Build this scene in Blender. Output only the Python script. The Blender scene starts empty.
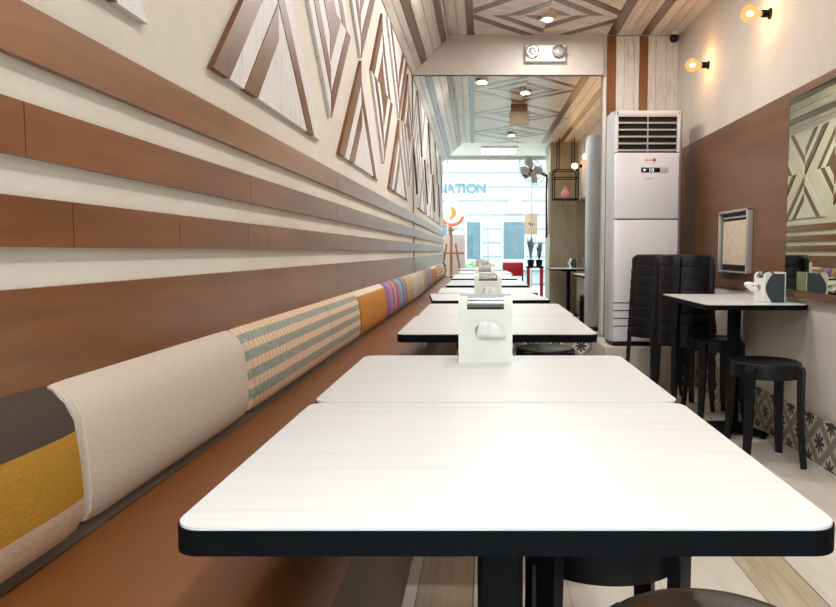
import bpy, bmesh, math, random
from mathutils import Vector, Matrix

S = bpy.context.scene
COL = S.collection
PI = math.pi
random.seed(7)

# ------------------------------------------------------------------ camera
cam_d = bpy.data.cameras.new('camera'); cam = bpy.data.objects.new('camera', cam_d); COL.objects.link(cam)
F_PX, VPX, VPY, CH = 700.0, 484.0, 251.5, 1.01
cam_d.sensor_fit = 'HORIZONTAL'; cam_d.sensor_width = 36.0
cam_d.lens = 36.0 * F_PX / 836.0
cam_d.shift_x = -(VPX - 418.0) / 836.0
cam_d.clip_start = 0.02; cam_d.clip_end = 200
cam.location = (0, 0, CH)
cam.rotation_euler = (PI / 2 - math.atan((303.5 - VPY) / F_PX), 0, 0)
S.camera = cam

# ------------------------------------------------------------------ world, light, exposure
w = bpy.data.worlds.new('daylight'); S.world = w; w.use_nodes = True
bg = w.node_tree.nodes['Background']
bg.inputs[0].default_value = (0.95, 0.99, 1.0, 1); bg.inputs[1].default_value = 4.4
S.view_settings.view_transform = 'Standard'; S.view_settings.look = 'None'
S.view_settings.exposure = 0.0; S.view_settings.gamma = 1.0; S.view_settings.use_curve_mapping = False
LAMP_W = 17.0
FRONT_FILL_W = 30.0

def area(name, loc, rot, sx, sy, energy, col=(1, 1, 1), portal=False, disk=False):
    l = bpy.data.lights.new(name, 'AREA'); l.shape = 'DISK' if disk else 'RECTANGLE'
    l.size = sx
    if not disk: l.size_y = sy
    l.energy = energy; l.color = col
    if portal: l.cycles.is_portal = True
    o = bpy.data.objects.new(name, l); COL.objects.link(o); o.location = loc; o.rotation_euler = rot
    return o
area('window_daylight_portal', (-0.15, -1.50, 1.4), (PI / 2, 0, PI), 3.4, 2.75, 1.0, portal=True)

# ------------------------------------------------------------------ helpers
def lin(h):
    h = h.lstrip('#'); o = []
    for i in (0, 2, 4):
        v = int(h[i:i + 2], 16) / 255
        o.append(v / 12.92 if v <= 0.04045 else ((v + 0.055) / 1.055) ** 2.4)
    return (*o, 1.0)

def mat(name):
    m = bpy.data.materials.new(name); m.use_nodes = True
    nt = m.node_tree; b = nt.nodes['Principled BSDF']
    return m, nt, b

def node(nt, t, **kw):
    n = nt.nodes.new(t)
    for k, v in kw.items(): setattr(n, k, v)
    return n

def mth(nt, op, a, b=None, c=None):
    n = node(nt, 'ShaderNodeMath', operation=op)
    for i, x in enumerate((a, b, c)):
        if x is None: continue
        if isinstance(x, (int, float)): n.inputs[i].default_value = x
        else: nt.links.new(x, n.inputs[i])
    return n.outputs[0]

def coords(nt, scale=(1, 1, 1), rot=(0, 0, 0), kind='Object'):
    t = node(nt, 'ShaderNodeTexCoord'); mp = node(nt, 'ShaderNodeMapping')
    mp.inputs['Scale'].default_value = scale; mp.inputs['Rotation'].default_value = rot
    nt.links.new(t.outputs[kind], mp.inputs[0]); return mp.outputs[0]

def ramp(nt, fac, stops, interp='LINEAR'):
    r = node(nt, 'ShaderNodeValToRGB'); r.color_ramp.interpolation = interp
    el = r.color_ramp.elements
    while len(el) < len(stops): el.new(0.5)
    for e, (p, c) in zip(el, stops): e.position = p; e.color = lin(c) if isinstance(c, str) else c
    nt.links.new(fac, r.inputs[0]); return r.outputs[0]

def noise(nt, vec, scale=5, detail=4, rough=0.5, dist=0.0):
    n = node(nt, 'ShaderNodeTexNoise'); nt.links.new(vec, n.inputs['Vector'])
    n.inputs['Scale'].default_value = scale; n.inputs['Detail'].default_value = detail
    n.inputs['Roughness'].default_value = rough; n.inputs['Distortion'].default_value = dist
    return n.outputs['Fac']

def bump(nt, b, h, strength=0.2, dist=0.002):
    n = node(nt, 'ShaderNodeBump'); n.inputs['Strength'].default_value = strength; n.inputs['Distance'].default_value = dist
    nt.links.new(h, n.inputs['Height']); nt.links.new(n.outputs[0], b.inputs['Normal'])

def plain(name, c, rough=0.5, metal=0.0, var=0.06, spec=0.5, nscale=14):
    m, nt, b = mat(name); v = coords(nt); f = noise(nt, v, nscale, 3)
    r, g, bl, _ = lin(c); k = 1 - var
    nt.links.new(ramp(nt, f, [(0.3, (r * k, g * k, bl * k, 1)), (0.7, (min(1, r * (1 + var)), min(1, g * (1 + var)), min(1, bl * (1 + var)), 1))]), b.inputs['Base Color'])
    b.inputs['Roughness'].default_value = rough; b.inputs['Metallic'].default_value = metal
    b.inputs['Specular IOR Level'].default_value = spec
    return m

def wood(name, stops, stretch, rough=0.4, scale=1.0, bumps=0.1, spec=0.5, detail=6, dist=0.4):
    m, nt, b = mat(name); v = coords(nt, stretch); f = noise(nt, v, scale, detail, 0.6, dist)
    nt.links.new(ramp(nt, f, stops), b.inputs['Base Color'])
    b.inputs['Roughness'].default_value = rough; b.inputs['Specular IOR Level'].default_value = spec
    if bumps: bump(nt, b, f, bumps, 0.002)
    return m

def emit(name, c, st):
    m, nt, b = mat(name); nt.nodes.remove(b); e = node(nt, 'ShaderNodeEmission')
    e.inputs[0].default_value = lin(c); e.inputs[1].default_value = st
    nt.links.new(e.outputs[0], nt.nodes['Material Output'].inputs[0]); return m

M = {}
kz = lambda z: CH + (z - CH) * 0.915
# plaster and walls
def plaster(name, c1, c2, c3, sc):
    m, nt, b = mat(name); v = coords(nt)
    f = noise(nt, v, sc, 5, 0.55, 0.3); g = noise(nt, coords(nt, (1, 1, 1)), 60, 3)
    mx = mth(nt, 'ADD', mth(nt, 'MULTIPLY', f, 0.85), mth(nt, 'MULTIPLY', g, 0.15))
    nt.links.new(ramp(nt, mx, [(0.3, c1), (0.5, c2), (0.7, c3)]), b.inputs['Base Color'])
    b.inputs['Roughness'].default_value = 0.7; b.inputs['Specular IOR Level'].default_value = 0.3
    bump(nt, b, g, 0.06, 0.002); return m
M['cream_wall'] = plaster('cream_plaster', '#d0c6b9', '#d9d0c4', '#dfd8cd', 2.2)
M['grey_wall'] = plaster('grey_beige_plaster', '#bdb2a8', '#c9c0b7', '#d0c8c0', 1.6)
M['white_wall'] = plaster('white_plaster', '#dcdbd7', '#e3e2de', '#e8e8e5', 2.0)
M['header'] = plaster('header_paint', '#bdb5ab', '#c3bbb2', '#c8c0b8', 1.5)
M['board_y'] = wood('brown_board', [(0.3, '#693c19'), (0.5, '#7b471b'), (0.7, '#8a5527')], (11, 1.2, 11), 0.285, 2.0, 0.0, 0.9, 4, 0.0)
M['panel_right'] = wood('brown_veneer', [(0.25, '#5d3f2b'), (0.5, '#6a4932'), (0.8, '#77543b')], (3, 0.7, 7), 0.38, 2.0, 0.04, 0.4)
M['brown_strip'] = wood('brown_strip_wood', [(0.25, '#5f3819'), (0.5, '#6e4421'), (0.75, '#7d522c')], (6, 6, 2), 0.38, 2.5, 0.08, 0.4)
def whitewash(name, stretch):
    m, nt, b = mat(name); v = coords(nt, stretch); f = noise(nt, v, 3.0, 8, 0.72, 0.8); g = noise(nt, coords(nt), 2.2, 3)
    k = mth(nt, 'ADD', mth(nt, 'MULTIPLY', f, 0.8), mth(nt, 'MULTIPLY', g, 0.2))
    nt.links.new(ramp(nt, k, [(0.30, '#86817d'), (0.39, '#bfbab4'), (0.46, '#d9d5d0'), (0.7, '#e4e1dd')]), b.inputs['Base Color'])
    b.inputs['Roughness'].default_value = 0.55; b.inputs['Specular IOR Level'].default_value = 0.35
    bump(nt, b, f, 0.2, 0.002); return m
M['wash_v'] = whitewash('whitewashed_wood_upright', (26, 26, 3.0))
M['wash_y'] = wood('whitewashed_plank', [(0.3, '#b7aa9d'), (0.5, '#cdc1b5'), (0.75, '#dbd2c8')], (12, 0.9, 12), 0.35, 2.5, 0.1, 0.5, 8)
M['wash_y2'] = wood('greyed_plank', [(0.3, '#ab9e91'), (0.5, '#c0b4a7'), (0.75, '#d2c8bd')], (12, 0.9, 12), 0.35, 2.5, 0.1, 0.5, 8)
M['brown_plank'] = wood('brown_plank', [(0.3, '#583d2d'), (0.6, '#684937'), (0.8, '#775643')], (10, 0.9, 10), 0.285, 2.5, 0.0, 0.75)
M['brown_plank_v'] = wood('brown_plank_upright', [(0.3, '#6f4422'), (0.6, '#85552e'), (0.8, '#94653b')], (10, 10, 0.9), 0.35, 2.5, 0.06, 0.5)
M['ceil_panel'] = wood('ceiling_panel_wood', [(0.3, '#bcafa1'), (0.5, '#d0c4b7'), (0.75, '#ddd3c8')], (3, 9, 3), 0.36, 2.0, 0.03, 0.5)
# floor: cream plank tiles with wood-look rows
def floor_mat():
    m, nt, b = mat('floor_tiles'); t = node(nt, 'ShaderNodeTexCoord'); sp = node(nt, 'ShaderNodeSeparateXYZ')
    nt.links.new(t.outputs['Object'], sp.inputs[0]); x, y = sp.outputs[0], sp.outputs[1]
    cyc = mth(nt, 'FLOORED_MODULO', mth(nt, 'ADD', x, 0.2), 1.02)
    isw = mth(nt, 'LESS_THAN', cyc, 0.168)
    gr = noise(nt, coords(nt, (16, 1.1, 1)), 2.2, 7, 0.62, 0.5)
    wd = ramp(nt, gr, [(0.3, '#a08d74'), (0.5, '#b6a58d'), (0.7, '#c6b8a2')])
    cr = ramp(nt, noise(nt, coords(nt, (5, 0.8, 1)), 2.5, 5, 0.55, 0.3), [(0.3, '#ccc2b4'), (0.55, '#d8d0c4'), (0.8, '#e0d9cf')])
    mx = node(nt, 'ShaderNodeMix', data_type='RGBA'); nt.links.new(isw, mx.inputs[0]); nt.links.new(cr, mx.inputs[6]); nt.links.new(wd, mx.inputs[7])
    e1 = mth(nt, 'ABSOLUTE', mth(nt, 'SUBTRACT', cyc, 0.168)); g1 = mth(nt, 'LESS_THAN', e1, 0.0025)
    g2 = mth(nt, 'LESS_THAN', cyc, 0.0035)
    ex = mth(nt, 'LESS_THAN', mth(nt, 'FLOORED_MODULO', mth(nt, 'SUBTRACT', cyc, 0.168), 0.284), 0.003)
    ey = mth(nt, 'LESS_THAN', mth(nt, 'FLOORED_MODULO', mth(nt, 'ADD', y, mth(nt, 'MULTIPLY', isw, 0.06)), 0.62), 0.0035)
    gg = mth(nt, 'MAXIMUM', mth(nt, 'MAXIMUM', g1, g2), mth(nt, 'MAXIMUM', mth(nt, 'MULTIPLY', ex, 0.5), mth(nt, 'MULTIPLY', ey, 0.7)))
    m2 = node(nt, 'ShaderNodeMix', data_type='RGBA'); nt.links.new(gg, m2.inputs[0]); nt.links.new(mx.outputs[2], m2.inputs[6]); m2.inputs[7].default_value = lin('#7a7068')
    nt.links.new(m2.outputs[2], b.inputs['Base Color']); b.inputs['Roughness'].default_value = 0.32
    return m
M['floor'] = floor_mat()
# patterned encaustic tile; u runs along 'ax'
def tile_mat(name, ax):
    m, nt, b = mat(name); t = node(nt, 'ShaderNodeTexCoord'); sp = node(nt, 'ShaderNodeSeparateXYZ')
    nt.links.new(t.outputs['Object'], sp.inputs[0]); P = 0.212
    fr = lambda s, off: mth(nt, 'SUBTRACT', mth(nt, 'FLOORED_MODULO', mth(nt, 'ADD', mth(nt, 'DIVIDE', s, P), off), 1.0), 0.5)
    u = fr(sp.outputs[ax], 0.13); v = fr(sp.outputs[2], 0.0)
    au, av = mth(nt, 'ABSOLUTE', u), mth(nt, 'ABSOLUTE', v)
    d = mth(nt, 'ABSOLUTE', mth(nt, 'SUBTRACT', mth(nt, 'ADD', au, av), 0.5))
    band = mth(nt, 'LESS_THAN', d, 0.125)
    def star(a, c):
        r = mth(nt, 'SQRT', mth(nt, 'ADD', mth(nt, 'MULTIPLY', a, a), mth(nt, 'MULTIPLY', c, c)))
        th = mth(nt, 'ARCTAN2', a, c)
        cs = mth(nt, 'ABSOLUTE', mth(nt, 'COSINE', mth(nt, 'MULTIPLY', th, 4.0)))
        return mth(nt, 'LESS_THAN', r, mth(nt, 'MULTIPLY_ADD', mth(nt, 'POWER', cs, 0.9), 0.17, 0.07))
    st = mth(nt, 'MAXIMUM', star(u, v), star(mth(nt, 'SUBTRACT', 0.5, au), mth(nt, 'SUBTRACT', 0.5, av)))
    mx = node(nt, 'ShaderNodeMix', data_type='RGBA'); nt.links.new(band, mx.inputs[0]); mx.inputs[6].default_value = lin('#cbc5bb'); mx.inputs[7].default_value = lin('#8b8272')
    m2 = node(nt, 'ShaderNodeMix', data_type='RGBA'); nt.links.new(st, m2.inputs[0]); nt.links.new(mx.outputs[2], m2.inputs[6]); m2.inputs[7].default_value = lin('#272b31')
    nt.links.new(m2.outputs[2], b.inputs['Base Color']); b.inputs['Roughness'].default_value = 0.4; return m
M['tile_y'] = tile_mat('patterned_tile_along_wall', 1); M['tile_x'] = tile_mat('patterned_tile_end_wall', 0)
# mirrors, glass
def mirror(name, c, rough=0.0):
    m, nt, b = mat(name); b.inputs['Base Color'].default_value = lin(c); b.inputs['Metallic'].default_value = 1.0; b.inputs['Roughness'].default_value = rough
    return m
M['mirror'] = mirror('silvered_mirror', '#f3f7f6'); M['mirror_grey'] = mirror('tinted_mirror', '#cdd0bf')
def thin_glass(name, tint, fac):
    m, nt, b = mat(name); nt.nodes.remove(b)
    tr = node(nt, 'ShaderNodeBsdfTransparent'); tr.inputs[0].default_value = lin(tint)
    gl = node(nt, 'ShaderNodeBsdfGlossy'); gl.inputs[1].default_value = 0.0
    mx = node(nt, 'ShaderNodeMixShader'); mx.inputs[0].default_value = fac
    nt.links.new(tr.outputs[0], mx.inputs[1]); nt.links.new(gl.outputs[0], mx.inputs[2]); nt.links.new(mx.outputs[0], nt.nodes['Material Output'].inputs[0]); return m
M['glass'] = thin_glass('clear_window_glass', '#f4fbfb', 0.05)
# furniture
def laminate():
    m, nt, b = mat('white_laminate'); v = coords(nt, (1.2, 26, 1)); f = noise(nt, v, 2.4, 7, 0.6, 0.7)
    nt.links.new(ramp(nt, f, [(0.30, '#d0d0cf'), (0.5, '#d8d8d7'), (0.7, '#dbdbda')]), b.inputs['Base Color'])
    b.inputs['Roughness'].default_value = 0.3; b.inputs['Specular IOR Level'].default_value = 0.5; bump(nt, b, f, 0.05, 0.001); return m
M['laminate'] = laminate()
M['black_edge'] = plain('black_edge_band', '#05080d', 0.6, spec=0.1)
M['black_metal'] = plain('black_metal', '#07090c', 0.55, spec=0.15)
M['black_plastic'] = plain('black_plastic', '#0d0f13', 0.45, spec=0.35)
M['dark_seat'] = plain('dark_brown_seat', '#2f231d', 0.35, spec=0.5)
M['vinyl'] = plain('brown_vinyl', '#75441d', 0.42, var=0.05, nscale=5, spec=0.45)
M['taupe'] = wood('taupe_laminate', [(0.3, '#5a4334'), (0.7, '#6b5342')], (8, 1, 1.5), 0.5, 2, 0)
M['grey_base'] = plain('grey_backing', '#5d554a', 0.8)
M['white_plastic'] = plain('white_plastic', '#e4e6de', 0.35, var=0.02)
M['white_gloss'] = plain('glossy_white_panel', '#dfdde2', 0.16, var=0.015, spec=0.6)
M['grey_plastic'] = plain('pale_grey_plastic', '#b7b7bb', 0.4, var=0.02)
M['silver'] = plain('silver_plastic', '#b4b2b0', 0.3, 0.4, var=0.03)
M['chrome'] = plain('brushed_chrome', '#d5d5d5', 0.18, 1.0, var=0.03)
M['slot'] = plain('dark_slot', '#0a0a0c', 0.6)
M['tissue'] = plain('white_tissue', '#f2f2f0', 0.9, var=0.02)
M['slate'] = plain('slate_side_panel', '#38404c', 0.45)
M['display'] = plain('black_display', '#12141c', 0.15)
M['digit'] = emit('display_digit', '#dfe8ff', 1.5)
M['red_mark'] = plain('red_mark', '#b8342b', 0.5)
M['grey_mark'] = plain('grey_mark', '#a5a2a5', 0.5)
M['plinth'] = plain('beige_concrete', '#b9afa2', 0.7)
M['lamp'] = emit('lamp_lens', '#fff4e2', 6.0); M['fill_panel'] = emit('fill_panel_diffuser', '#fffaf2', 2.5)
M['paper'] = plain('cream_paper', '#cdb9a0', 0.7, var=0.12, nscale=30)
M['orange'] = plain('orange_vinyl_film', '#ee8a2b', 0.6)
M['redorange'] = plain('red_orange_vinyl_film', '#e2603a', 0.6)
M['film_white'] = plain('white_vinyl_film', '#eef3f2', 0.6)
M['sign_blue'] = plain('slate_blue_letter', '#6b8ba0', 0.5)
M['easel'] = wood('easel_wood', [(0.3, '#7c4f2e'), (0.7, '#98673f')], (6, 6, 1), 0.5, 3, 0)
M['board'] = plain('grey_board', '#b4a9a8', 0.7)
M['pillar'] = wood('khaki_plank', [(0.3, '#857a68'), (0.5, '#958a77'), (0.75, '#a39985')], (7, 7, 0.8), 0.5, 2.5, 0.06)
M['red'] = plain('red_vinyl', '#b01e2c', 0.4)
M['leaf'] = plain('green_leaf', '#7fb04e', 0.6, var=0.3)
M['sage'] = plain('sage_leaf', '#7f958f', 0.6, var=0.25)
M['pink'] = plain('pink_ceramic', '#d9919a', 0.4)
M['brown_box'] = plain('tan_box', '#9b8569', 0.6)
M['pave'] = plain('pale_paving', '#d2d4d2', 0.8)
def siding():
    m, nt, b = mat('white_siding'); t = node(nt, 'ShaderNodeTexCoord'); sp = node(nt, 'ShaderNodeSeparateXYZ'); nt.links.new(t.outputs['Object'], sp.inputs[0])
    f = mth(nt, 'FLOORED_MODULO', sp.outputs[2], 0.42); g = mth(nt, 'LESS_THAN', f, 0.06)
    mx = node(nt, 'ShaderNodeMix', data_type='RGBA'); nt.links.new(g, mx.inputs[0]); mx.inputs[6].default_value = lin('#b4bdc0'); mx.inputs[7].default_value = lin('#7f8f95')
    nt.links.new(mx.outputs[2], b.inputs['Base Color']); b.inputs['Roughness'].default_value = 0.7; return m
M['siding'] = siding()
M['far_glass'] = plain('blue_grey_window', '#5c707c', 0.25, var=0.15, nscale=3)
M['pink_sign'] = plain('pink_sign', '#e9c8cc', 0.6)

# fabrics
def fabric_z(name, stops, weave=260, lo=kz(0.58), hi=kz(0.83)):
    m, nt, b = mat(name); t = node(nt, 'ShaderNodeTexCoord'); sp = node(nt, 'ShaderNodeSeparateXYZ'); nt.links.new(t.outputs['Object'], sp.inputs[0])
    f = mth(nt, 'DIVIDE', mth(nt, 'SUBTRACT', sp.outputs[2], lo), hi - lo)
    c = ramp(nt, f, stops, 'CONSTANT'); g = noise(nt, coords(nt, (1, 0.35, 1)), weave, 2)
    finish_fabric(m, nt, b, c, g); return m
def finish_fabric(m, nt, b, c, g, amt=0.35):
    h = node(nt, 'ShaderNodeHueSaturation'); nt.links.new(c, h.inputs['Color'])
    nt.links.new(mth(nt, 'MULTIPLY_ADD', g, amt, 1 - amt / 2), h.inputs['Value'])
    nt.links.new(h.outputs[0], b.inputs['Base Color']); b.inputs['Roughness'].default_value = 0.9; b.inputs['Specular IOR Level'].default_value = 0.15
    bump(nt, b, g, 0.35, 0.002)
M['fab_mustard'] = fabric_z('dark_and_mustard_cloth', [(0.0, '#c4a892'), (0.29, '#ab7d2c'), (0.68, '#4c3f38')], 300)
def fab_beige():
    m, nt, b = mat('beige_ribbed_cloth'); v = coords(nt, (1, 1, 1)); wv = node(nt, 'ShaderNodeTexWave'); nt.links.new(v, wv.inputs[0])
    wv.bands_direction = 'Y'; wv.inputs['Scale'].default_value = 55; wv.inputs['Distortion'].default_value = 2.5; wv.inputs['Detail'].default_value = 2; wv.inputs['Detail Scale'].default_value = 2.0
    c = ramp(nt, wv.outputs['Fac'], [(0.1, '#c3b4a4'), (0.9, '#cdbfb0')]); finish_fabric(m, nt, b, c, noise(nt, coords(nt, (1, .4, 1)), 320, 2), 0.1); return m
M['fab_beige'] = fab_beige()
def fab_stripe():
    m, nt, b = mat('grey_and_peach_striped_cloth'); t = node(nt, 'ShaderNodeTexCoord'); sp = node(nt, 'ShaderNodeSeparateXYZ'); nt.links.new(t.outputs['Object'], sp.inputs[0])
    zz = mth(nt, 'ADD', sp.outputs[2], mth(nt, 'MULTIPLY', sp.outputs[0], -0.5))
    f = mth(nt, 'FLOORED_MODULO', mth(nt, 'SUBTRACT', zz, 0.891), 0.0465)
    s = mth(nt, 'LESS_THAN', f, 0.0245)
    fy = mth(nt, 'LESS_THAN', mth(nt, 'FLOORED_MODULO', sp.outputs[1], 0.03), 0.009)
    pe = node(nt, 'ShaderNodeMix', data_type='RGBA'); nt.links.new(fy, pe.inputs[0]); pe.inputs[6].default_value = lin('#d8bca3'); pe.inputs[7].default_value = lin('#d3a183')
    gr = ramp(nt, noise(nt, coords(nt), 120, 2), [(0.35, '#868b81'), (0.65, '#9fa397')])
    mx = node(nt, 'ShaderNodeMix', data_type='RGBA'); nt.links.new(s, mx.inputs[0]); nt.links.new(pe.outputs[2], mx.inputs[6]); nt.links.new(gr, mx.inputs[7])
    finish_fabric(m, nt, b, mx.outputs[2], noise(nt, coords(nt), 260, 2), 0.2); return m
M['fab_stripe'] = fab_stripe()
M['fab_orange'] = fabric_z('orange_cloth_with_cream_top', [(0.0, '#b67a38'), (0.85, '#d3c6b2')], 120)
def fab_multi():
    m, nt, b = mat('multicolour_striped_cloth'); t = node(nt, 'ShaderNodeTexCoord'); sp = node(nt, 'ShaderNodeSeparateXYZ'); nt.links.new(t.outputs['Object'], sp.inputs[0])
    f = mth(nt, 'DIVIDE', mth(nt, 'SUBTRACT', sp.outputs[1], 4.27 * .915), 1.12 * .915)
    c = ramp(nt, f, [(0, '#8c6a96'), (0.12, '#b77a92'), (0.2, '#7c6c9a'), (0.3, '#d09b5a'), (0.37, '#b25c74'), (0.47, '#7c8c9c'), (0.58, '#8da0a8'), (0.7, '#6d8090'), (0.8, '#9a8fa8'), (0.9, '#b3564f'), (0.96, '#c38a4f')], 'CONSTANT')
    finish_fabric(m, nt, b, c, noise(nt, coords(nt), 150, 2), 0.2); return m
M['fab_multi'] = fab_multi()
M['fab_tan'] = fabric_z('tan_cloth', [(0.0, '#b59a72'), (0.5, '#bda57f')], 150)
M['fab_cream'] = fabric_z('cream_cloth', [(0.0, '#bdb5a2'), (0.5, '#c6bfae')], 150)

# ------------------------------------------------------------------ geometry helpers
def link(name, me, m, parent=None):
    me.name = name
    o = bpy.data.objects.new(name, me); COL.objects.link(o)
    if m is not None: me.materials.append(m)
    if parent is not None: o.parent = parent
    return o
def bmobj(name, bm, m, parent=None, smooth=False):
    bmesh.ops.recalc_face_normals(bm, faces=bm.faces[:])
    me = bpy.data.meshes.new(name); bm.to_mesh(me); bm.free()
    if smooth:
        for p in me.polygons: p.use_smooth = True
        try: me.set_sharp_from_angle(angle=math.radians(35))
        except Exception: pass
    return link(name, me, m, parent)
def box(bm, x0, x1, y0, y1, z0, z1, bevel=0.0, seg=2, mx=None):
    r = bmesh.ops.create_cube(bm, size=1.0)
    vs = r['verts']
    for v in vs:
        v.co = Vector(((x0 + x1) / 2 + v.co.x * (x1 - x0), (y0 + y1) / 2 + v.co.y * (y1 - y0), (z0 + z1) / 2 + v.co.z * (z1 - z0)))
    if bevel > 0:
        es = list({e for v in vs for e in v.link_edges})
        r2 = bmesh.ops.bevel(bm, geom=es, offset=bevel, segments=seg, affect='EDGES', profile=0.5)
        vs = list({v for f in r2['faces'] for v in f.verts} | {v for v in vs if v.is_valid})
    if mx is not None: bmesh.ops.transform(bm, matrix=mx, verts=[v for v in vs if v.is_valid])
def obox(name, m, parent, x0, x1, y0, y1, z0, z1, bevel=0.0, seg=2):
    bm = bmesh.new(); box(bm, x0, x1, y0, y1, z0, z1, bevel, seg)
    return bmobj(name, bm, m, parent, smooth=bevel > 0)
def prism(bm, poly, axis, a0, a1):
    """poly: 2D points; axis: extrusion axis; other two axes in xyz order."""
    def p3(p, a):
        if axis == 0: return (a, p[0], p[1])
        if axis == 1: return (p[0], a, p[1])
        return (p[0], p[1], a)
    lo = [bm.verts.new(p3(p, a0)) for p in poly]; hi = [bm.verts.new(p3(p, a1)) for p in poly]
    n = len(poly); bm.faces.new(lo[::-1]); bm.faces.new(hi)
    for i in range(n): bm.faces.new((lo[i], lo[(i + 1) % n], hi[(i + 1) % n], hi[i]))
def lathe(bm, prof, n=32, cx=0, cy=0, mx=None):
    rings = []
    for r, z in prof:
        if r < 1e-5: rings.append([bm.verts.new((cx, cy, z))])
        else: rings.append([bm.verts.new((cx + r * math.cos(2 * PI * i / n), cy + r * math.sin(2 * PI * i / n), z)) for i in range(n)])
    vs = [v for r in rings for v in r]
    for a, b in zip(rings, rings[1:]):
        for i in range(n):
            j = (i + 1) % n
            if len(a) == 1 and len(b) == 1: continue
            if len(a) == 1: bm.faces.new((a[0], b[j], b[i]))
            elif len(b) == 1: bm.faces.new((a[i], a[j], b[0]))
            else: bm.faces.new((a[i], a[j], b[j], b[i]))
    if len(rings[0]) > 1: bm.faces.new(rings[0][::-1])
    if len(rings[-1]) > 1: bm.faces.new(rings[-1])
    if mx is not None: bmesh.ops.transform(bm, matrix=mx, verts=vs)
def tube(bm, pts, r, n=8):
    pts = [Vector(p) for p in pts]; rings = []
    for i, p in enumerate(pts):
        d = (pts[min(i + 1, len(pts) - 1)] - pts[max(i - 1, 0)]).normalized()
        u = d.cross(Vector((0, 0, 1)) if abs(d.z) < 0.9 else Vector((1, 0, 0))).normalized(); v = d.cross(u)
        rr = r[i] if isinstance(r, (list, tuple)) else r
        rings.append([bm.verts.new(p + rr * (u * math.cos(2 * PI * k / n) + v * math.sin(2 * PI * k / n))) for k in range(n)])
    for a, b in zip(rings, rings[1:]):
        for k in range(n): bm.faces.new((a[k], a[(k + 1) % n], b[(k + 1) % n], b[k]))
    bm.faces.new(rings[0][::-1]); bm.faces.new(rings[-1])
def ribbon(bm, secs):
    """secs: list of 4-corner rectangles, lofted."""
    rg = [[bm.verts.new(p) for p in s] for s in secs]
    for a, b in zip(rg, rg[1:]):
        for k in range(len(a)): bm.faces.new((a[k], a[(k + 1) % len(a)], b[(k + 1) % len(a)], b[k]))
    bm.faces.new(rg[0][::-1]); bm.faces.new(rg[-1])
def rrect(x0, x1, y0, y1, r, n=6):
    o = []
    for cx, cy, a in ((x1 - r, y1 - r, 0), (x0 + r, y1 - r, 90), (x0 + r, y0 + r, 180), (x1 - r, y0 + r, 270)):
        for k in range(n + 1):
            t = math.radians(a + 90 * k / n); o.append((cx + r * math.cos(t), cy + r * math.sin(t)))
    return o
def thing(name, label, cat, loc=(0, 0, 0), rz=0.0, group=None):
    o = bpy.data.objects.new(name, None); o.empty_display_size = 0.1; COL.objects.link(o)
    o.location = loc; o.rotation_euler = (0, 0, rz); o['label'] = label; o['category'] = cat
    if group: o['group'] = group
    return o
def tag(o, label, cat, group=None):
    o['label'] = label; o['category'] = cat
    if group: o['group'] = group
    return o
def struct(o, label, cat):
    o['kind'] = 'structure'; o['label'] = label; o['category'] = cat; return o
def dup(root, loc, rz=None, label=None, group=None):
    r = root.copy(); COL.objects.link(r); r.location = loc
    if rz is not None: r.rotation_euler = (0, 0, rz)
    if label: r['label'] = label
    if group: r['group'] = group
    for ch in list(root.children):
        c = ch.copy(); COL.objects.link(c); c.parent = r
        for g in list(ch.children):
            d = g.copy(); COL.objects.link(d); d.parent = c
    return r

# ------------------------------------------------------------------ the setting
K = 0.915                                        # plan measured off the ceiling, brought to the floor's scale
OLD = (-0.65, 6.46, 2.95, 0.20 / K)
kz = lambda z: CH + (z - CH) * K
XL, XR, YE, ZC = -0.65 * K, 1.60, 6.46 * K, kz(2.95)        # left wall, right wall, end wall, ceiling
YW, YF, XF = 0.20, -1.6 * K, -1.9                   # start of the long left wall, shopfront, left side of the front bay
struct(obox('floor', M['floor'], None, XF - 0.1, XR + 0.1, YF, YE + 0.1, -0.1, 0), 'cream floor tiles with rows of wood-look planks', 'floor')
struct(obox('wall_left', M['cream_wall'], None, XL - 0.12, XL, YW, YE, 0, kz(2.6)), 'cream plastered wall behind the bench', 'wall')
struct(obox('wall_right', M['grey_wall'], None, XR, XR + 0.1, YF, YE + 0.1, 0, ZC), 'grey beige plastered wall with bulbs', 'wall')
struct(obox('wall_end', M['header'], None, XL - 0.12, XR, YE, YE + 0.1, 0, ZC), 'end wall carrying the tall mirror', 'wall')
struct(obox('wall_front_left', M['white_wall'], None, XF - 0.1, XF, YF, YW, 0, ZC), 'white side wall of the front bay', 'wall')
struct(obox('wall_return', M['white_wall'], None, XF, XL - 0.12, YW, YW + 0.1, 0, ZC), 'white return wall beside the bench end', 'wall')
struct(obox('ceiling', M['white_wall'], None, XF - 0.1, XR + 0.1, YF, YE + 0.1, ZC, ZC + 0.1), 'ceiling over the room', 'ceiling')

def fit(o):
    if o.type == 'EMPTY':
        o.location = Vector((0, 0, CH)) + K * (o.location - Vector((0, 0, CH)))
        for c in o.children: fit_mesh(c, Vector((0, 0, 0)))
    else: fit_mesh(o, Vector((0, 0, CH)))
    return o
def fit_mesh(o, c):
    o.data.transform(Matrix.Translation(c) @ Matrix.Scale(K, 4) @ Matrix.Translation(-c))
NEW = (XL, YE, ZC, YW)
XL, YE, ZC, YW = OLD
# sloped cove between wall and ceiling
bm = bmesh.new(); prism(bm, [(XL - 0.12, 2.6), (XL, 2.6), (-0.325, 2.925), (-0.325, ZC), (XL - 0.12, ZC)], 1, YW, YE)
struct(fit(bmobj('trim_1', bm, M['wash_y2'], None)), 'sloped plank cove above the long wall', 'cove')
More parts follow.
